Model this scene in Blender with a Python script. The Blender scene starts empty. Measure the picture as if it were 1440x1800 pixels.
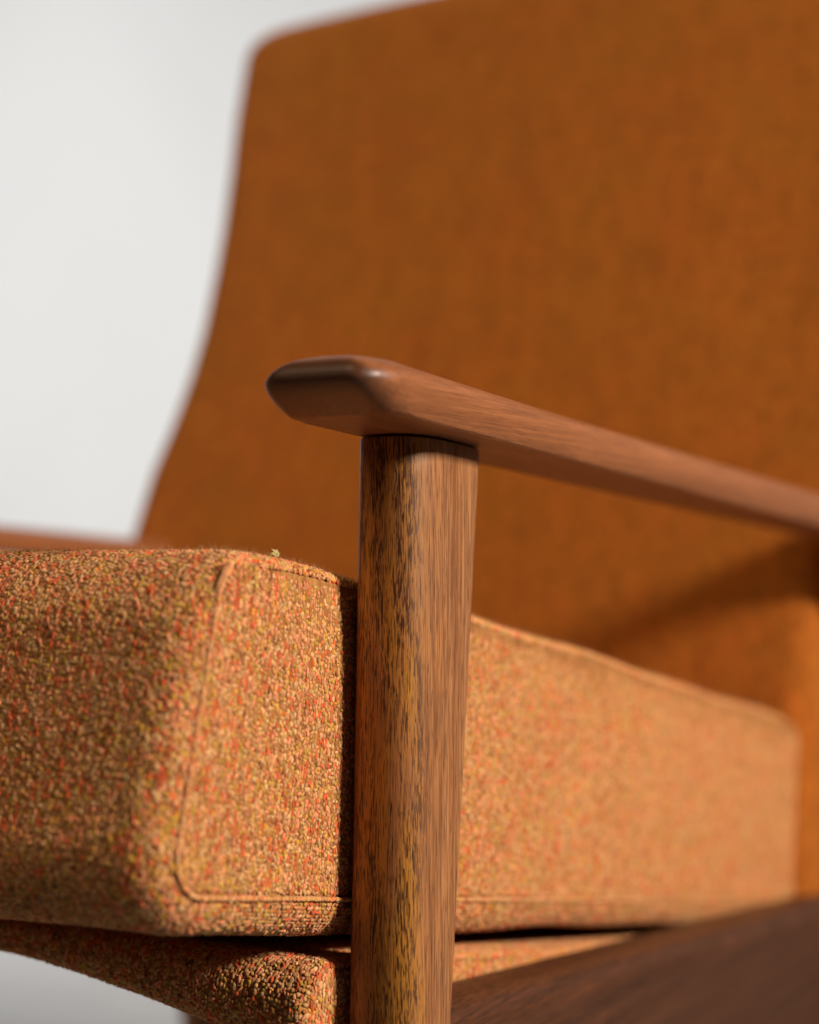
import bpy, math, random
import numpy as np
from mathutils import Vector, Matrix, Quaternion

random.seed(7); rng = np.random.default_rng(7)
S = bpy.context.scene
COL = S.collection

# ------------------------------------------------------------------ camera
cam_d = bpy.data.cameras.new('camera'); cam = bpy.data.objects.new('camera', cam_d); COL.objects.link(cam)
cam_d.sensor_fit = 'HORIZONTAL'; cam_d.sensor_width = 24.0; cam_d.lens = 50.0
cam_d.clip_start = 0.02; cam_d.clip_end = 60.0
cam.location = (0.555, -0.507, 0.450)
cam.rotation_euler = (math.radians(90 + 1.9), 0, math.radians(28.6))
cam_d.dof.use_dof = True; cam_d.dof.focus_distance = 0.590; cam_d.dof.aperture_fstop = 3.9
S.camera = cam

# ------------------------------------------------------------------ world and lamps (indoor: no sun, no sky)
W = bpy.data.worlds.new('World'); S.world = W; W.use_nodes = True
bg = W.node_tree.nodes['Background']; bg.inputs[0].default_value = (1.0, 0.80, 0.58, 1); bg.inputs[1].default_value = 0.018
S.view_settings.view_transform = 'Standard'; S.view_settings.look = 'None'
S.view_settings.exposure = 0.0; S.view_settings.gamma = 1.0

def lamp(name, loc, target, size, power, col, size_y=None, spread=180):
    d = bpy.data.lights.new(name, 'AREA'); d.energy = power; d.color = col; d.size = size; d.spread = math.radians(spread)
    if size_y: d.shape = 'RECTANGLE'; d.size_y = size_y
    o = bpy.data.objects.new(name, d); COL.objects.link(o); o.location = loc
    o.rotation_euler = (Vector(target) - Vector(loc)).to_track_quat('-Z', 'Y').to_euler()
    return o
lamp('key_lamp', (2.70, 0.06, 1.62), (0.22, 0.25, 0.47), 0.45, 30.0, (1.0, 0.895, 0.78), 0.50, 90)
lamp('front_lamp', (-0.9, -1.8, 3.1), (0.0, 0.2, 0.5), 1.2, 2.3, (1.0, 0.76, 0.48), spread=40)
lamp('wall_fill', (-2.3, -0.2, 1.5), (-1.9, 2.6, 1.05), 2.4, 41.0, (0.985, 0.985, 0.98), spread=120)  # unseen fill light, added to brighten the wall behind the chair
lamp('floor_fill', (-1.1, 1.2, 2.0), (-1.0, 1.3, 0.0), 0.8, 12.0, (0.98, 0.985, 1.0), spread=65)  # added fill with no visible source, lifts the floor behind the chair

# ------------------------------------------------------------------ node helpers
class NT:
    def __init__(s, name):
        s.m = bpy.data.materials.new(name); s.m.use_nodes = True
        s.t = s.m.node_tree; s.t.nodes.clear()
        s.out = s.n('ShaderNodeOutputMaterial'); s.b = s.n('ShaderNodeBsdfPrincipled')
        s.l(s.b.outputs[0], s.out.inputs[0])
    def n(s, t, **k):
        x = s.t.nodes.new(t)
        for a, v in k.items(): setattr(x, a, v)
        return x
    def l(s, a, b): s.t.links.new(a, b)
    def coord(s, scale=(1, 1, 1), loc=(0, 0, 0), rot=(0, 0, 0), out='Object'):
        c = s.n('ShaderNodeTexCoord'); m = s.n('ShaderNodeMapping')
        m.inputs['Scale'].default_value = scale; m.inputs['Location'].default_value = loc; m.inputs['Rotation'].default_value = rot
        s.l(c.outputs[out], m.inputs['Vector']); return m.outputs[0]
    def noise(s, vec, scale, detail=3, rough=.5, dist=0):
        x = s.n('ShaderNodeTexNoise'); s.l(vec, x.inputs['Vector'])
        x.inputs['Scale'].default_value = scale; x.inputs['Detail'].default_value = detail
        x.inputs['Roughness'].default_value = rough; x.inputs['Distortion'].default_value = dist
        return x.outputs['Fac']
    def ramp(s, fac, stops, interp='LINEAR'):
        r = s.n('ShaderNodeValToRGB'); s.l(fac, r.inputs[0]); r.color_ramp.interpolation = interp
        e = r.color_ramp.elements
        while len(e) > 1: e.remove(e[-1])
        for i, (p, c) in enumerate(stops):
            if i == 0: e[0].position = p; x = e[0]
            else: x = e.new(p)
            if not hasattr(c, '__len__'): c = (c, c, c)
            x.color = (*c, 1)
        return r.outputs[0]
    def mix(s, fac, a, b, mode='MIX'):
        x = s.n('ShaderNodeMix', data_type='RGBA', blend_type=mode)
        for sock, v in ((x.inputs[0], fac), (x.inputs[6], a), (x.inputs[7], b)):
            if hasattr(v, 'is_output'): s.l(v, sock)
            elif isinstance(v, (int, float)): sock.default_value = v
            else: sock.default_value = (*v, 1)
        return x.outputs[2]
    def math(s, op, a, b=0.0, c=0.0):
        x = s.n('ShaderNodeMath', operation=op)
        for i, v in enumerate((a, b, c)):
            if hasattr(v, 'is_output'): s.l(v, x.inputs[i])
            else: x.inputs[i].default_value = v
        return x.outputs[0]
    def bump(s, h, strength, dist):
        x = s.n('ShaderNodeBump'); x.inputs['Strength'].default_value = strength; x.inputs['Distance'].default_value = dist
        s.l(h, x.inputs['Height']); s.l(x.outputs[0], s.b.inputs['Normal'])
    def set(s, **k):
        for a, v in k.items():
            sock = s.b.inputs[a.replace('_', ' ')]
            if hasattr(v, 'is_output'): s.l(v, sock)
            else: sock.default_value = v

def wood(name, axis, pale, mid, dark, gold=None, pore=.6, line=.66, rough=(.38, .52), seed=0.0, coat=.03, flame_x=None):
    """axis: grain direction (0 x, 1 y, 2 z)."""
    k = NT(name)
    def sc(a, b):
        v = [a, a, a]; v[axis] = b; return tuple(v)
    off = (seed, seed * 1.7, seed * .6)
    # slow bends of the grain, then growth lines across it
    warp = k.noise(k.coord(sc(18, 2.2), off), 1.0, 2)
    base = k.coord(sc(1, .022), off)
    add = k.n('ShaderNodeVectorMath', operation='MULTIPLY_ADD')
    k.l(warp, add.inputs[0]); add.inputs[1].default_value = (.022, .022, .002); k.l(base, add.inputs[2])
    v = add.outputs[0]
    broad = k.noise(v, 170, 2, .5)
    lines = k.noise(v, 1000, 3, .6)
    fine = k.noise(k.coord(sc(2600, 30), off), 1.0, 3, .65)
    pores = k.noise(k.coord(sc(1700, 110), off), 1.0, 2, .5, .3)
    col = k.ramp(broad, [(.30, mid), (.5, tuple(.5 * (a + b) for a, b in zip(mid, pale))), (.70, pale)])
    col = k.mix(k.ramp(lines, [(.40, line), (.60, 0.0)]), col, dark)
    if gold is not None:
        # flecked, dark-dashed figure on the tangential (front) face: figure lies in a band across x
        sep = k.n('ShaderNodeSeparateXYZ'); k.l(k.coord(), sep.inputs[0])
        edge = k.noise(k.coord(sc(30, 9), off), 1.0, 2)
        pos = k.math('ADD', sep.outputs[flame_x[0]], k.math('MULTIPLY', k.math('SUBTRACT', edge, .5), .012))
        mask = k.ramp(k.math('MULTIPLY_ADD', pos, flame_x[2], flame_x[1]), [(0.0, 1.0), (1.0, 0.0)])
        patch = k.noise(k.coord(sc(210, 22), off), 1.0, 2)
        dash = k.math('ADD', k.noise(k.coord(sc(1900, 170), off), 1.0, 3, .6, .4), k.math('MULTIPLY', k.math('SUBTRACT', patch, .5), .55))
        gold = k.mix(k.ramp(k.noise(k.coord(sc(120, 14), (3, 1, 2)), 1.0, 2), [(.38, 0.0), (.62, 1.0)]), mid, gold)
        flame = k.mix(k.ramp(dash, [(.40, .95), (.52, 0.0)]), gold, (dark[0] * .45, dark[1] * .40, dark[2] * .35))
        col = k.mix(mask, col, flame)
    col = k.mix(k.math('MULTIPLY', k.ramp(pores, [(.34, 1.0), (.46, 0.0)]), pore), col, tuple(c * .45 for c in dark))
    col = k.mix(.55, col, k.ramp(fine, [(.25, .45), (.5, 1.0), (.75, 1.35)]), 'MULTIPLY')
    # end grain, darkened further to put the armrest nose's shade into the colour
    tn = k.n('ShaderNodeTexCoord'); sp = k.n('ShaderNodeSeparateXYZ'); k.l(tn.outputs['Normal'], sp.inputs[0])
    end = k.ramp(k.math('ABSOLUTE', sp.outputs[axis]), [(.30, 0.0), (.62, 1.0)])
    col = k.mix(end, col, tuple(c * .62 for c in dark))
    k.set(Base_Color=col, Roughness=k.ramp(lines, [(.3, rough[1]), (.7, rough[0])]), Coat_Weight=coat, Coat_Roughness=.22)
    k.b.inputs['Specular IOR Level'].default_value = .33
    h = k.math('ADD', k.math('MULTIPLY', fine, .5), pores)
    k.bump(h, .35, .0004)
    return k.m

M_leg = wood('walnut_leg', 2, (.47, .205, .074), (.31, .118, .039), (.10, .033, .012), gold=(.42, .17, .022),
             flame_x=(1, 34.35, 125.0))
M_leg2 = wood('walnut_rear_leg', 2, (.36, .15, .06), (.28, .11, .042), (.12, .043, .016), seed=3.1)
M_leg2.node_tree.nodes['Principled BSDF'].inputs['Specular IOR Level'].default_value = .25
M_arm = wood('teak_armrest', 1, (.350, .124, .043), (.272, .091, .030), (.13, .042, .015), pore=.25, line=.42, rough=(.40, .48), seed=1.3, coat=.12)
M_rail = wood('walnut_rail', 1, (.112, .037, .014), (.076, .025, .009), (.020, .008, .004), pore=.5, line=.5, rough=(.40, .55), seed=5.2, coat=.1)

PAL = np.array([(.60, .355, .165), (.54, .28, .115), (.50, .295, .045), (.58, .29, .06), (.62, .115, .035),
                (.68, .27, .13), (.38, .15, .045), (.24, .085, .028)])
PW = np.array([.23, .20, .125, .085, .10, .155, .075, .03])

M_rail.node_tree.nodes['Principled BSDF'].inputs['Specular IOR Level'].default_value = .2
def fabric_ground():
    k = NT('tweed_ground')
    vo = k.n('ShaderNodeTexVoronoi'); k.l(k.coord(), vo.inputs['Vector']); vo.inputs['Scale'].default_value = 560
    c = k.ramp(k.noise(k.coord((1, 1, .25)), 420, 2), [(.3, (.22, .075, .022)), (.5, (.34, .14, .045)), (.7, (.42, .20, .06))])
    k.set(Base_Color=c, Roughness=.95); k.b.inputs['Specular IOR Level'].default_value = .1
    k.bump(vo.outputs['Distance'], .6, .001); return k.m
def fabric_yarn():
    k = NT('tweed_yarn')
    a = k.n('ShaderNodeAttribute', attribute_type='INSTANCER', attribute_name='tint')
    f = k.noise(k.coord((900, 900, 900)), 1.6, 2, .6)
    col = k.mix(.7, a.outputs['Color'], k.ramp(f, [(.3, .6), (.5, 1.0), (.72, 1.3)]), 'MULTIPLY')
    k.set(Base_Color=col, Roughness=.85, Sheen_Weight=.25, Sheen_Roughness=.5)
    k.b.inputs['Sheen Tint'].default_value = (1, .8, .6, 1); k.b.inputs['Specular IOR Level'].default_value = .15
    return k.m
def fabric_back():
    k = NT('tweed_upholstery')
    n1 = k.noise(k.coord((330, 330, 120)), 1.0, 3, .65)
    n2 = k.noise(k.coord((170, 170, 11)), 1.0, 3, .65)
    n4 = k.noise(k.coord((90, 90, 7)), 1.0, 3, .6)
    n3 = k.noise(k.coord((10, 10, 7)), 1.0, 3, .55)
    col = k.ramp(n1, [(.30, (.15, .031, .004)), (.45, (.29, .088, .009)), (.55, (.40, .102, .011)), (.70, (.40, .140, .018))])
    col = k.mix(k.ramp(n2, [(.40, .0), (.62, .38)]), col, (.43, .092, .011))
    col = k.mix(k.ramp(n3, [(.40, .0), (.70, .22)]), col, (.27, .128, .008))
    col = k.mix(.45, col, k.ramp(n4, [(.32, .74), (.5, 1.0), (.68, 1.22)]), 'MULTIPLY')
    k.set(Base_Color=col, Roughness=.92, Sheen_Weight=.12); k.b.inputs['Specular IOR Level'].default_value = .12
    k.b.inputs['Sheen Tint'].default_value = (1, .5, .15, 1)
    vo = k.n('ShaderNodeTexVoronoi'); k.l(k.coord(), vo.inputs['Vector']); vo.inputs['Scale'].default_value = 560
    k.bump(vo.outputs['Distance'], .5, .001); return k.m
def plain(name, c, rough=.9):
    k = NT(name); k.set(Base_Color=(*c, 1), Roughness=rough); return k.m
M_ground, M_yarn, M_back = fabric_ground(), fabric_yarn(), fabric_back()
M_seam = plain('seam_cord', (.52, .24, .10)); M_fuzz = plain('wool_fuzz', (.55, .36, .19)); M_lint = plain('lint', (.75, .70, .30))

def wall_mat():
    k = NT('white_painted_wall')
    n = k.noise(k.coord((1.4, 1.4, 1.0)), 1.0, 3, .5); n2 = k.noise(k.coord((260, 260, 260)), 1.0, 2)
    c = k.ramp(n, [(.30, (.79, .79, .785)), (.55, (.82, .82, .815)), (.75, (.84, .84, .83))])
    k.set(Base_Color=c, Roughness=.75); k.bump(n2, .15, .001); return k.m
def floor_mat():
    k = NT('grey_floor')
    n = k.noise(k.coord((3, 3, 3)), 1.0, 4, .6); n2 = k.noise(k.coord((90, 90, 90)), 1.0, 3)
    c = k.ramp(n, [(.3, (.17, .165, .16)), (.7, (.21, .205, .20))])
    k.set(Base_Color=c, Roughness=.6); k.bump(n2, .2, .001); return k.m

# ------------------------------------------------------------------ object helpers
def mesh_obj(name, V, F, mat, parent=None, smooth=True, sharp=None, origin=(0, 0, 0)):
    me = bpy.data.meshes.new(name)
    V = np.asarray(V, float) - np.asarray(origin)
    me.from_pydata(V.tolist(), [], [list(map(int, f)) for f in F]); me.update()
    if smooth: me.polygons.foreach_set('use_smooth', [True] * len(me.polygons))
    if sharp: me.set_sharp_from_angle(angle=math.radians(sharp))
    me.materials.append(mat)
    o = bpy.data.objects.new(name, me); COL.objects.link(o)
    if parent is not None: o.parent = parent
    else: o.location = origin
    return o
def thing(name, loc, label, cat, group=None):
    o = bpy.data.objects.new(name, None); COL.objects.link(o); o.location = loc
    o['label'] = label; o['category'] = cat
    if group: o['group'] = group
    return o
def loft(rings, cap0=True, cap1=True):
    """rings: list of (n,3) closed loops with equal n"""
    n = len(rings[0]); V = np.concatenate(rings); F = []
    for i in range(len(rings) - 1):
        for j in range(n):
            j2 = (j + 1) % n
            F.append((i * n + j, i * n + j2, (i + 1) * n + j2, (i + 1) * n + j))
    if cap0: F.append(tuple(range(n - 1, -1, -1)))
    if cap1: F.append(tuple((len(rings) - 1) * n + j for j in range(n)))
    return V, F

# ------------------------------------------------------------------ the setting
def sheet(name, c, u, v, nu, nv, mat):
    c, u, v = map(np.array, (c, u, v)); V = []; F = []
    for i in range(nu + 1):
        for j in range(nv + 1): V.append(c + u * (i / nu - .5) + v * (j / nv - .5))
    for i in range(nu):
        for j in range(nv): F.append((i * (nv + 1) + j, (i + 1) * (nv + 1) + j, (i + 1) * (nv + 1) + j + 1, i * (nv + 1) + j + 1))
    o = mesh_obj(name, V, F, mat); o['kind'] = 'structure'; return o
sheet('floor', (0, 0, 0), (12., 0, 0), (0, 12., 0), 4, 4, floor_mat())
sheet('wall', (0, 2.6, 1.5), (12., 0, 0), (0, 0, 3.02), 4, 4, wall_mat())

# ------------------------------------------------------------------ the armchair
O = np.array((0, .28, 0.))
chair = thing('armchair', tuple(O), 'mid-century armchair with walnut legs, teak armrests and a rust orange tweed high back', 'armchair')
def part(name, V, F, mat, parent=chair, **k): return mesh_obj(name, V, F, mat, parent, origin=O, **k)

def superring(cx, cy, hx, hy, z, nfront, n=48):
    """leg section: rounded front (-y), flatter sides and back"""
    P = []
    for i in range(n):
        t = 2 * math.pi * i / n; c, s = math.cos(t), math.sin(t)
        e = nfront if s < 0 else 7.0
        r = (abs(c) ** e + abs(s) ** e) ** (-1 / e)
        P.append((cx + hx * c * r, cy + hy * s * r, z))
    return np.array(P)
def front_leg(sign):
    R = []
    for z in np.linspace(.0, .4938, 40):
        f = z / .495
        g = max(0, (z - .2) / .295)
        xi = .2512 - .0022 * (1 - g); xo = .2812 - .0022 * (1 - g)
        y0 = np.interp(z, [0, .29, .495], [.004, .0010, .0030]); y1 = np.interp(z, [0, .29, .495], [.028, .0318, .0535])
        R.append(superring(sign * (xi + xo) / 2, (y0 + y1) / 2, (xo - xi) / 2, (y1 - y0) / 2, z, 2.9))
    # tiny eased edge at the top
    L = R[-1]; c = L.mean(0)
    for k, dz in ((.988, .0006), (.96, .0008)): 
        T = c + (L - c) * k; T[:, 2] = L[0, 2] + dz; R.append(T)
    for r in R: r[:, 2] += (r[0, 2] / .494) ** 10 * -.050 * (r[:, 1] - .029)
    V, F = loft(R); return part('front_leg', V, F, M_leg, sharp=50)
front_leg(1); front_leg(-1)

def rear_leg(sign, cx, y_top, y_bot, ztop):
    R = []
    for z in np.concatenate([np.linspace(0, ztop - .06, 16), np.linspace(ztop - .055, ztop, 12)]):
        f = z / ztop
        fl = max(0., (z - ztop + .055) / .055) ** 1.6                 # flares forward into the armrest joint; added to widen the shadow on the backrest
        R.append(superring(sign * cx, y_bot + (y_top - y_bot) * f - .022 * fl, .012, .017 + .006 * f + .022 * fl, z, 4.0))
    V, F = loft(R); return part('rear_leg', V, F, M_leg2, sharp=50)
rear_leg(1, .281, .626, .690, .4675); rear_leg(-1, .262, .580, .655, .449)

# armrest: section half width as a function of height fraction h, nose undercut in front and crowned on top
def armrest(sign, dz):
    T0 = .0190
    hs = np.concatenate([[0, .03], np.linspace(.12, .42, 4), [.48, .55], .55 + .45 * np.sin(np.radians(np.linspace(8, 90, 13)))])
    hs = np.unique(np.clip(hs, 0, 1))
    def hw(h, wb, wm, s=1):
        if s < 0:                                   # rounder inner edge
            if h < .42: return wm - (wm - wb) * (1 - h / .42) ** 2.2 - (.0005 if h < .02 else 0)
            return wm * max(0., 1 - ((h - .42) / .58) ** 2.0) ** .5
        if h < .55:
            return wm - (wm - wb) * (1 - h / .55) ** 2.2 - (.0005 if h < .02 else 0)
        return wm * max(0., 1 - ((h - .55) / .45) ** 2.3) ** (1 / 2.3)
    def geom(y):
        zb = .4952 - .0500 * (y - .029)
        yy = max(0, y - .06)
        inner = .2540 + .0125 * min(1, yy / .52); outer = .2960
        return zb, (inner + outer) / 2, (outer - inner) / 2
    def front(u, h):
        top = math.sqrt(max(1e-9, 1 - ((h - .5) / .5) ** 2)) if h > .5 else 1.
        lin = max(1e-4, 1 - (1 - min(h, .54) / .54) ** 1.2)
        e = (top ** -7. + lin ** -7.) ** (-1 / 7.)
        if h >= 1: e = 0
        v = max(0., (abs(u) - .58) / .42)
        return -.0418 - .0178 * e * (1 - .5 * v * v) + .0105 * (1 - math.sqrt(max(0, 1 - v * v)))
    def ring_uh():
        left = [(-1, h) for h in hs]; right = [(1, h) for h in hs[::-1]]
        # top point is shared (hw=0), bottom edge needs a few points
        pts = left + right[1:]
        bot = [(1 - 2 * t, 0.0) for t in np.linspace(0, 1, 8)[1:-1]]
        return pts, bot
    pts, bot = ring_uh()
    def place(y_of, ysec):
        T = T0 + .0022 * min(1, max(0, ysec - .08) / .4)
        zb, xc, wb = geom(ysec); wm = wb + .0036
        P = []
        for s, h in pts:
            P.append((xc + s * hw(h, wb, wm, s), y_of(s, h), zb + T * h))
        for s, h in bot:
            P.append((xc + s * hw(0, wb, wm, s), y_of(s, 0), zb))
        return np.array(P)
    rings = []
    # front cap: shrinking copies of the front boundary
    zb, xc, wb = geom(-.04); wm = wb + .0036
    T = T0
    B = [(s * hw(h, wb, wm, s), h) for s, h in pts] + [(s * hw(0, wb, wm, s), 0.) for s, h in bot]
    for k in (.02, .07, .13, .19, .25, .32, .39, .46, .53, .60, .67, .74, .80, .86, .91, .95, .975, .99, .997, 1.0):
        P = []
        for x, h in B:
            h2 = .42 + (h - .42) * k; x2 = x * k
            w = hw(h2, wb, wm, 1 if x2 >= 0 else -1)
            if k == 1.0: h2, x2 = h, x
            u = x2 / w if w > 1e-5 else 0.
            u = max(-1, min(1, u))
            P.append((xc + x2, front(u, h2), zb + T * h2))
        rings.append(np.array(P))
    bound = rings[-1][:, 1]
    for t in (.05, .12, .25, .45, .7, 1.0):
        P = place(lambda s, h: 0, -.04 + .07 * t)
        P[:, 1] = bound * (1 - t) + .03 * t
        # keep z/x consistent with the slope
        for i in range(len(P)):
            zb_, xc_, wb_ = geom(P[i, 1]); P[i, 2] += zb_ - geom(-.04 + .07 * t)[0]
        rings.append(P)
    for y in np.linspace(.05, .66, 26):
        rings.append(place(lambda s, h: y, y))
    V, F = loft(rings)
    if sign < 0:
        V = V * np.array([-1, 1, 1]); F = [f[::-1] for f in F]
    V[:, 2] += dz
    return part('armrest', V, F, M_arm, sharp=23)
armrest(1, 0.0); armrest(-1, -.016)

def side_rail(sign, h):
    R = []
    for y in np.linspace(.028, .66, 30):
        zt = .2950 - .0975 * (y - .04); xo = .2775; xi = .2520; n = []
        sec = [(xi, 0), (xi, -h), (xo - .016, -h), (xo - .009, -h * .62), (xo - .003, -h * .30)]
        for a in np.linspace(-20, 90, 9):
            a = math.radians(a); sec.append((xo - .010 + .010 * math.cos(a), -.010 + .010 * math.sin(a)))
        R.append(np.array([(sign * x, y, zt + z) for x, z in sec]))
    V, F = loft(R)
    if sign < 0: F = [f[::-1] for f in F]
    return part('side_rail', V, F, M_rail, sharp=40)
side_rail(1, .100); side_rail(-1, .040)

# ------------------------------------------------------------------ upholstered slabs in the tilted seat plane
TH = math.atan(.1709); CT, ST = math.cos(TH), math.sin(TH)
def to_world(x, a, b): return np.stack([x, a * CT + b * ST, -a * ST + b * CT], -1)
TOPK, FRONTK = .36, .6
def lean(a, b, a0):      # the cushion front leans out towards its lower edge
    return a + np.where(b > .3150, .10 * (b - .392) * np.exp(-np.clip(a - a0, 0, 9) / .05), 0)
def rr(a0, a1, b0, b1, R, d=0.0, nc=10, ns=24):
    """rounded rectangle inset by d; returns (a,b) points with matching parameters for every d"""
    a0, a1, b0, b1 = a0 + d * FRONTK, a1 - d, b0 + d, b1 - d * TOPK; R = max(R - d, .0015)
    R = min(R, (b1 - b0) / 2 * .999)
    P = []
    for (ca, cb, s) in ((a1 - R, b1 - R, 0), (a0 + R, b1 - R, 90), (a0 + R, b0 + R, 180), (a1 - R, b0 + R, 270)):
        arc = [(ca + R * math.cos(math.radians(s + t)), cb + R * math.sin(math.radians(s + t))) for t in np.linspace(0, 90, nc)]
        if P:
            p, q = P[-1], arc[0]
            P += [(p[0] + (q[0] - p[0]) * t, p[1] + (q[1] - p[1]) * t) for t in np.linspace(0, 1, ns)[1:-1]]
        P += arc
    p, q = P[-1], P[0]
    P += [(p[0] + (q[0] - p[0]) * t, p[1] + (q[1] - p[1]) * t) for t in np.linspace(0, 1, ns)[1:-1]]
    P = np.array(P)
    if b1 > .40: P[:, 0] = lean(P[:, 0], P[:, 1], a0)
    return P
def wob(x, a, b, k):
    return (k > .001) * np.clip((b - .355) / .075, 0, 1) ** 1.5 * (.006 - .016 * np.exp(-np.clip(a + .150, 0, 9) / .05)) + k * (np.sin(23 * a + 11 * x + 1.3) * np.cos(31 * x + 9 * b) + .6 * np.sin(47 * a - 35 * x + 20 * b))

class Slab:
    """prof(x) -> (a0,a1,b0,b1,R); side panels at +-X joined to the wrapped strip by a fillet r"""
    def __init__(s, X, prof, r, bulge, wobble): s.X, s.prof, s.r, s.bulge, s.wobble = X, prof, r, bulge, wobble
    def panel_x(s, d):
        a0, a1, b0, b1, R = s.prof(s.X); D = (b1 - b0) / (1 + TOPK)
        t = np.clip((d - s.r) / (D - s.r), 0, 1); return s.X + s.bulge * np.sin(t * math.pi / 2) ** 1.2
    def mesh(s, rim=.0007):
        rings = []; a0, a1, b0, b1, R = s.prof(s.X); D = (b1 - b0) / (1 + TOPK)
        side = []
        for d in np.concatenate([np.linspace(D - .002, s.r + .004, 9), [s.r + .0022, s.r + .001]]):
            side.append((s.panel_x(d) - (rim if d < s.r + .0015 else 0), d))
        for al in np.linspace(90, 0, 9):
            al = math.radians(al); side.append((s.X - s.r + s.r * math.sin(al), s.r * (1 - math.cos(al))))
        xs = [p[0] for p in side]; 
        prof_pts = side + [(x, 0.0) for x in np.linspace(s.X - s.r, -(s.X - s.r), 34)[1:-1]] + [(-x, d) for x, d in side[::-1]]
        for x, d in prof_pts:
            p = rr(*s.prof(max(-s.X, min(s.X, x))), d)
            a, b = p[:, 0], p[:, 1]; xx = np.full(len(a), x)
            w = wob(xx, a, b, s.wobble)
            c = np.array([(a.min() + a.max()) / 2, (b.min() + b.max()) / 2])
            rings.append(to_world(xx, a, b + w * np.tanh((b - c[1]) / .022) * .5) )
        V, F = loft(rings)
        return V, F
    def strip_pt(s, x, f, d=0.0):
        """point + normal at arclength fraction f on profile"""
        P = rr(*s.prof(x), d); Q = np.vstack([P, P[:1]]); L = np.linalg.norm(np.diff(Q, axis=0), axis=1); cum = np.concatenate([[0], np.cumsum(L)])
        return P, cum

def yarns(slab, x_lo, x_hi, pitch, a_lim_top, a_lim_bot, seedv, panel_alim, skip=.0015):
    """woven knots laid row by row over the wrapped front, the fillet and the near side panel"""
    g = np.random.default_rng(seedv); pts = []; nor = []; tan = []; row = []
    X, r = slab.X, slab.r
    def along(x, d, al):
        P = rr(*slab.prof(x), d, 16, 80); a0, a1, b0, b1, R = slab.prof(x)
        Q = np.vstack([P, P[:1]]); dl = np.linalg.norm(np.diff(Q, axis=0), axis=1); cum = np.concatenate([[0], np.cumsum(dl)])
        n = int(cum[-1] / pitch); s_ = (np.arange(n) + g.uniform(0, 1)) * pitch + g.normal(0, pitch * .20, n)
        s_ = np.clip(s_, 0, cum[-1] - 1e-5)
        a = np.interp(s_, cum, Q[:, 0]); b = np.interp(s_, cum, Q[:, 1])
        e = 1e-4; a2 = np.interp((s_ + e) % cum[-1], cum, Q[:, 0]); b2 = np.interp((s_ + e) % cum[-1], cum, Q[:, 1])
        ta, tb = a2 - a, b2 - b; l = np.hypot(ta, tb) + 1e-12; ta, tb = ta / l, tb / l
        na, nb = tb, -ta                      # ring runs counter-clockwise: outward = (tb,-ta)
        mid = (b0 + b1) / 2
        near = .48 if x > X - .022 else 0.
        keep = np.where(b > mid, a < max(near, a_lim_top), a < max(near, a_lim_bot))
        c, s2 = math.cos(al), math.sin(al)
        w = wob(np.full(n, x), a, b, slab.wobble) * np.tanh((b - mid) / .022) * .5
        xx = x + g.normal(0, pitch * .16, n)
        p = to_world(xx, a, b + w); nn = to_world(np.full(n, s2), na * c, nb * c); tt = to_world(np.zeros(n), ta, tb)
        pts.append(p[keep]); nor.append(nn[keep]); tan.append(tt[keep]); row.append(np.full(keep.sum(), len(row)))
    for x in np.arange(X - r, x_lo, -pitch): along(x, 0., 0.)
    for al in np.arange(pitch / r, math.pi / 2 - max(-.001, skip - .0018) / r, pitch / r):
        along(X - r + r * math.sin(al), r * (1 - math.cos(al)), al)
    a0, a1, b0, b1, R = slab.prof(X); a0 += r * FRONTK; b0 += r; b1 -= r * TOPK; a1 -= r; Rp = max(R - r, .003); D = (b1 - b0) / 2
    ca = np.arange(a0 + pitch * .5, min(a1, panel_alim), pitch)
    for a in ca:
        n = int((b1 - b0) / pitch); b = b0 + (np.arange(n) + g.uniform(0, 1)) * pitch + g.normal(0, pitch * .2, n)
        aa = a + g.normal(0, pitch * .16, n)
        da = np.minimum((aa - a0) / FRONTK, a1 - aa); db = np.minimum(b - b0, (b1 - b) / TOPK)
        corner = (da < Rp) & (db < Rp)
        dist = np.where(corner, Rp - np.hypot(Rp - da, Rp - db), np.minimum(da, db))
        keep = (dist > skip) | ((dist > .0002) & (b > b1 - .012) & (aa > -.110))
        x = slab.panel_x(dist + r)
        if b1 > .40: aa = lean(aa, b, a0)
        pts.append(to_world(x, aa, b)[keep]); nor.append(np.tile([1., 0, 0], (keep.sum(), 1)))
        tan.append(np.tile(to_world(np.array(0.), np.array(0.), np.array(1.)), (keep.sum(), 1))); row.append(np.full(keep.sum(), len(row)))
    return map(np.concatenate, (pts, nor, tan, row))

knot_me = None
def knot_mesh():
    import bmesh
    bm = bmesh.new(); bmesh.ops.create_icosphere(bm, subdivisions=2, radius=1.0)
    me = bpy.data.meshes.new('yarn_knot'); bm.to_mesh(me); bm.free()
    me.polygons.foreach_set('use_smooth', [True] * len(me.polygons)); me.materials.append(M_yarn)
    return me
KNOT = bpy.data.objects.new('yarn_knot', knot_mesh())     # source shape only, never linked to the scene

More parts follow.
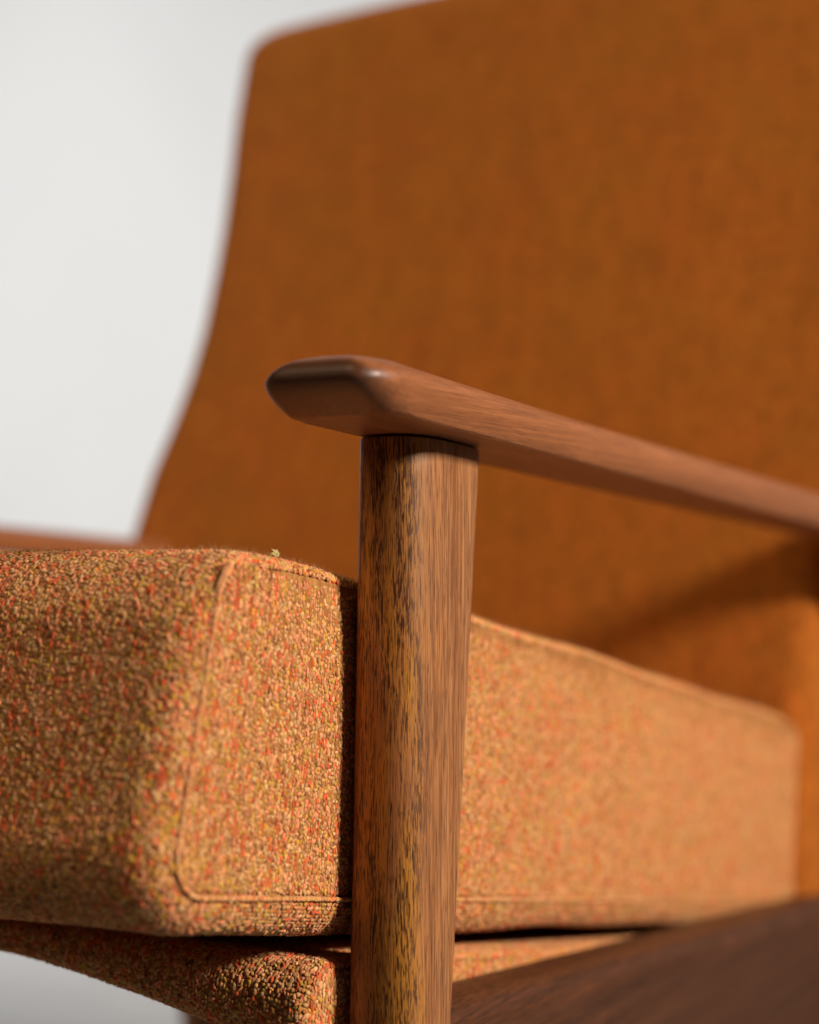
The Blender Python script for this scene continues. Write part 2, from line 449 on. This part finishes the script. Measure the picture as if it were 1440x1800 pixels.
def yarn_tree():
    t = bpy.data.node_groups.new('yarn_knots', 'GeometryNodeTree')
    t.interface.new_socket('Geometry', in_out='INPUT', socket_type='NodeSocketGeometry')
    t.interface.new_socket('Geometry', in_out='OUTPUT', socket_type='NodeSocketGeometry')
    N = t.nodes; gi = N.new('NodeGroupInput'); go = N.new('NodeGroupOutput')
    ip = N.new('GeometryNodeInstanceOnPoints'); oi = N.new('GeometryNodeObjectInfo'); oi.inputs['Object'].default_value = KNOT
    ra = N.new('GeometryNodeInputNamedAttribute'); ra.data_type = 'QUATERNION'; ra.inputs[0].default_value = 'spin'
    sa = N.new('GeometryNodeInputNamedAttribute'); sa.data_type = 'FLOAT_VECTOR'; sa.inputs[0].default_value = 'size'
    L = t.links.new
    m2p = N.new('GeometryNodeMeshToPoints'); L(gi.outputs[0], m2p.inputs[0])
    L(m2p.outputs[0], ip.inputs['Points']); L(oi.outputs['Geometry'], ip.inputs['Instance'])
    out = lambda n: next(s for s in n.outputs if s.enabled and s.name == 'Attribute')
    L(out(ra), ip.inputs['Rotation']); L(out(sa), ip.inputs['Scale']); L(ip.outputs[0], go.inputs[0])
    return t
YT = yarn_tree()

def yarn_object(parent, org, P, Nn, T, row, seedv, size=(.72, .77, .36), mul=None):
    g = np.random.default_rng(seedv); n = len(P)
    # colour: random yarn, with red / olive threads running on for a few knots
    idx = g.choice(len(PAL), n, p=PW / PW.sum())
    for i in range(1, n):
        if row[i] == row[i - 1] and g.random() < (.42 if idx[i - 1] in (4, 5) else .12): idx[i] = idx[i - 1]
    colr = PAL[idx] * g.uniform(.72, 1.22, (n, 1)) * g.uniform(.93, 1.07, (n, 3))
    if mul is not None: colr[mul < 1] = colr[mul < 1] * .75 + np.array((.66, .34, .15)) * .25
    T = T - (T * Nn).sum(1, keepdims=True) * Nn; T /= np.linalg.norm(T, axis=1, keepdims=True)
    th = g.normal(0, .6, n)[:, None]; B = np.cross(Nn, T); T2 = T * np.cos(th) + B * np.sin(th); B2 = np.cross(T2, Nn)
    quats = np.empty((n, 4), np.float32)
    for i in range(n):
        q = Matrix((B2[i], T2[i], Nn[i])).transposed().to_quaternion(); quats[i] = (q.w, q.x, q.y, q.z)
    sz = np.array(size) * 1e-3 * g.uniform(.60, 1.38, (n, 3)) * (1 if mul is None else mul[:, None])
    sz[np.isin(idx, (4, 5))] *= np.array([.75, 1.30, 1.0])
    colr = colr * np.array((1.03, .94, .84))
    P = P + Nn * g.uniform(-.00025, .00022, n)[:, None]
    me = bpy.data.meshes.new('tweed_yarn'); me.from_pydata((P - org).tolist(), [], [])
    me.attributes.new('spin', 'QUATERNION', 'POINT').data.foreach_set('value', quats.ravel())
    me.attributes.new('size', 'FLOAT_VECTOR', 'POINT').data.foreach_set('vector', sz.astype(np.float32).ravel())
    c4 = np.concatenate([np.clip(colr, 0, .9), np.ones((n, 1))], 1).astype(np.float32)
    me.attributes.new('tint', 'FLOAT_COLOR', 'POINT').data.foreach_set('color', c4.ravel())
    me.materials.append(M_yarn)
    o = bpy.data.objects.new('tweed_yarn', me); COL.objects.link(o); o.parent = parent; o['kind'] = 'stuff'
    md = o.modifiers.new('knots', 'NODES'); md.node_group = YT
    return o

def fuzz_object(parent, org, P, Nn, n, seedv, lmin=.0012, lmax=.0032, wid=.00003):
    g = np.random.default_rng(seedv); k = g.integers(0, len(P), n); unit = lambda v: v / np.linalg.norm(v, axis=1, keepdims=True)
    p = P[k] + g.normal(0, .0005, (n, 3)); d = unit(Nn[k] * .8 + g.normal(0, .75, (n, 3)))
    d *= np.where((d * Nn[k]).sum(1) < 0, -1, 1)[:, None]
    bend = g.normal(0, .9, (n, 3)); L = (g.uniform(lmin, lmax, n) / 3)[:, None]; sd = unit(np.cross(d, g.normal(0, 1, (n, 3)))) * wid
    out = []
    for i in range(4):
        w = sd * (1 - i / 4); out += [p - w, p + w]; d = unit(d + bend * .33); p = p + d * L
    V = np.stack(out, 1).reshape(-1, 3); b = np.arange(n)[:, None, None] * 8 + np.arange(3)[None, :, None] * 2
    F = (b + np.array([0, 1, 3, 2])).reshape(-1, 4).tolist()
    me = bpy.data.meshes.new('wool_fuzz'); me.from_pydata((np.array(V) - org).tolist(), [], F); me.materials.append(M_fuzz)
    o = bpy.data.objects.new('wool_fuzz', me); COL.objects.link(o); o.parent = parent; o['kind'] = 'stuff'; return o

def tube(path, rad, n=8):
    path = np.asarray(path); m = len(path); V = []; F = []
    for i in range(m):
        t = path[(i + 1) % m] - path[i - 1]; t /= np.linalg.norm(t); u = np.array([1., 0, 0]); v = np.cross(t, u); v /= np.linalg.norm(v)
        for j in range(n):
            a = 2 * math.pi * j / n; V.append(path[i] + rad * (math.cos(a) * u + math.sin(a) * v))
    for i in range(m):
        for j in range(n):
            F.append((i * n + j, i * n + (j + 1) % n, ((i + 1) % m) * n + (j + 1) % n, ((i + 1) % m) * n + j))
    return V, F

# --- seat base: thin upholstered frame, its lower front edge arched
def base_prof(x):
    ax = abs(x); t = max(0., (ax - .10) / .147)
    th = .012 + .024 * min(1, t) ** 1.35
    a0 = -.066 + .010 * (1 - min(1, t))
    return (a0, 0.52, .3108 - th, .3108, th * .44)
base_s = Slab(.2475, base_prof, .007, .001, .0006)
V, F = base_s.mesh(rim=0); base = part('seat_base', V, F, M_ground)
P, Nn, T, row = yarns(base_s, .02, 0, .00150, .04, .0, 21, .2, skip=-.001)
yarn_object(base, O, P, Nn, T, row, 31, (.80, .90, .42))
fuzz_object(base, O, P, Nn, 14000, 41, .0008, .002)

# --- backrest
def backrest():
    W0 = [(.18, .302), (.36, .300), (.473, .297), (.529, .287), (.571, .274), (.61, .265), (.65, .260), (.70, .259), (.74, .260), (.79, .264), (.84, .270), (.93, .276)]
    zt = .935; Tn = .075; rec = math.tan(math.radians(16)); R = []
    vs = np.concatenate([[.182, .185], np.linspace(.195, zt - .036, 70), zt - .034 * (1 - np.sin(np.radians(np.linspace(4, 90, 14))))])
    for z in vs:
        w = np.interp(z, [p[0] for p in W0], [p[1] for p in W0]) - .005; wn = np.interp(z, [.18, .455, .515, .93], [.283, .283, .318, .300]); h = Tn / 2
        q = (z - (zt - .034)) / .034
        if q > 0: w -= .030 * (1 - math.sqrt(max(0, 1 - q * q))); wn -= .030 * (1 - math.sqrt(max(0, 1 - q * q))); h = max(.004, h * math.sqrt(max(0, 1 - q * q * .985)))
        if z < .19: h *= .8
        ring = []; r = min(h * .999, .020)
        for (cx, cn, s) in ((wn - r, h - r, 0), (-w + r, h - r, 90), (-w + r, -h + r, 180), (wn - r, -h + r, 270)):
            for t in np.linspace(0, 90, 9):
                ring.append((cx + r * math.cos(math.radians(s + t)), cn + r * math.sin(math.radians(s + t))))
        # subdivide long sides
        out = []
        for i in range(len(ring)):
            p, q2 = ring[i], ring[(i + 1) % len(ring)]; out.append(p)
            if abs(p[0] - q2[0]) > .1: out += [(p[0] + (q2[0] - p[0]) * t, p[1] + (q2[1] - p[1]) * t) for t in np.linspace(0, 1, 18)[1:-1]]
        a = np.array(out); zz = z + .006 * (1 - (a[:, 0] / .27) ** 2) * max(0, (z - .7) / .23)
        crown = .007 * np.clip(1 - (a[:, 0] / w) ** 2, 0, 1) * np.sign(a[:, 1]) * (np.abs(a[:, 1]) > h - .012)
        y = .572 + rec * (z - .355) + .012 * ((z - .62) / .3) ** 2 - .006 + (h if False else Tn / 2) + (a[:, 1] + crown)
        R.append(np.stack([a[:, 0] - .025, y, zz], -1))
    V, F = loft(R); return part('backrest', V, F, M_back)
backrest()

# ------------------------------------------------------------------ loose seat cushion (its own thing)
CO = np.array((0, .24, .34))
def cush_prof(x):
    a0 = -.1555 - .004 * (1 - (x / .25) ** 2); return (a0, .522, .3185 + .0 * x, .4420 + .002 * (1 - (x / .25) ** 2), .028)
cs = Slab(.2490, cush_prof, .0130, .0016, .0016)
V, F = cs.mesh(); cushion = mesh_obj('seat_cushion', V, F, M_ground, origin=CO)
cushion['label'] = 'thick loose box seat cushion in orange tweed lying on the seat base'; cushion['category'] = 'cushion'
P, Nn, T, row = yarns(cs, -.06, 0, .00145, .02, -.02, 22, .6, skip=.0015)
p = rr(*cush_prof(.25), .0130, 12, 120); p = to_world(.2495 - .0030 * np.where(p[:, 1] > .39, np.clip((p[:, 0] + .143) / .016, 0, 1), 0), p[:, 0], p[:, 1])       # thread knots along the near seam
q = np.vstack([p, p[:1]]); cum = np.concatenate([[0], np.cumsum(np.linalg.norm(np.diff(q, axis=0), axis=1))])
NP = len(P)
for off in (0., .0006):
    s_ = np.arange(off, cum[-1], .00100) + np.random.default_rng(8).normal(0, .0002, len(np.arange(off, cum[-1], .00100)))
    sp = np.stack([np.interp(s_, cum, q[:, i]) for i in range(3)], -1); st = np.stack([np.interp(s_ + .0005, cum, q[:, i]) for i in range(3)], -1) - sp
    st[-2:] = st[-3]; st /= np.linalg.norm(st, axis=1, keepdims=True) + 1e-12
    P = np.vstack([P, sp + np.array((.0009, 0, 0))]); Nn = np.vstack([Nn, np.tile((1., 0, 0), (len(sp), 1))]); T = np.vstack([T, st]); row = np.concatenate([row, np.full(len(sp), row.max() + 1)])
yarn_object(cushion, CO, P, Nn, T, row, 32, mul=np.where(np.arange(len(P)) < NP, 1., .88))
m = (Nn[:, 2] > .25) | (Nn[:, 1] < -.6)
fuzz_object(cushion, CO, P[m], Nn[m], 60000, 42)
for s in (1, -1):
    p = rr(*cush_prof(.25), .0130, 12, 120); sink = np.where(p[:, 1] > .39, np.clip((p[:, 0] + .143) / .016, 0, 1), 0)
    path = to_world(s * (.2493 - .0030 * sink), p[:, 0], p[:, 1])
    jit = np.random.default_rng(5).normal(0, .00012, path.shape); jit[:, 2] += .0004 * np.sin(np.arange(len(path)) * .37) * np.sin(np.arange(len(path)) * .11); V, F = tube(path + jit, .0008)
    o = mesh_obj('seam', V, F, M_seam, cushion, origin=CO)

# a speck of lint caught on the cushion
LP = np.array((.2440, -.0300, .4548)); g = np.random.default_rng(3); V = []; F = []
for i in range(26):
    p = g.normal(0, .00045, 3) + (0, 0, .0004); d = g.normal(0, 1, 3); d /= np.linalg.norm(d); u = np.cross(d, g.normal(0, 1, 3)); u = u / np.linalg.norm(u) * .00016
    b = len(V); V += [p - u, p + u, p + u + d * .0013, p - u + d * .0013]; F.append((b, b + 1, b + 2, b + 3))
lint = mesh_obj('lint', np.array(V) + LP, F, M_lint, origin=LP)
lint['label'] = 'tiny pale yellow speck of lint on the top edge of the seat cushion'; lint['category'] = 'lint'
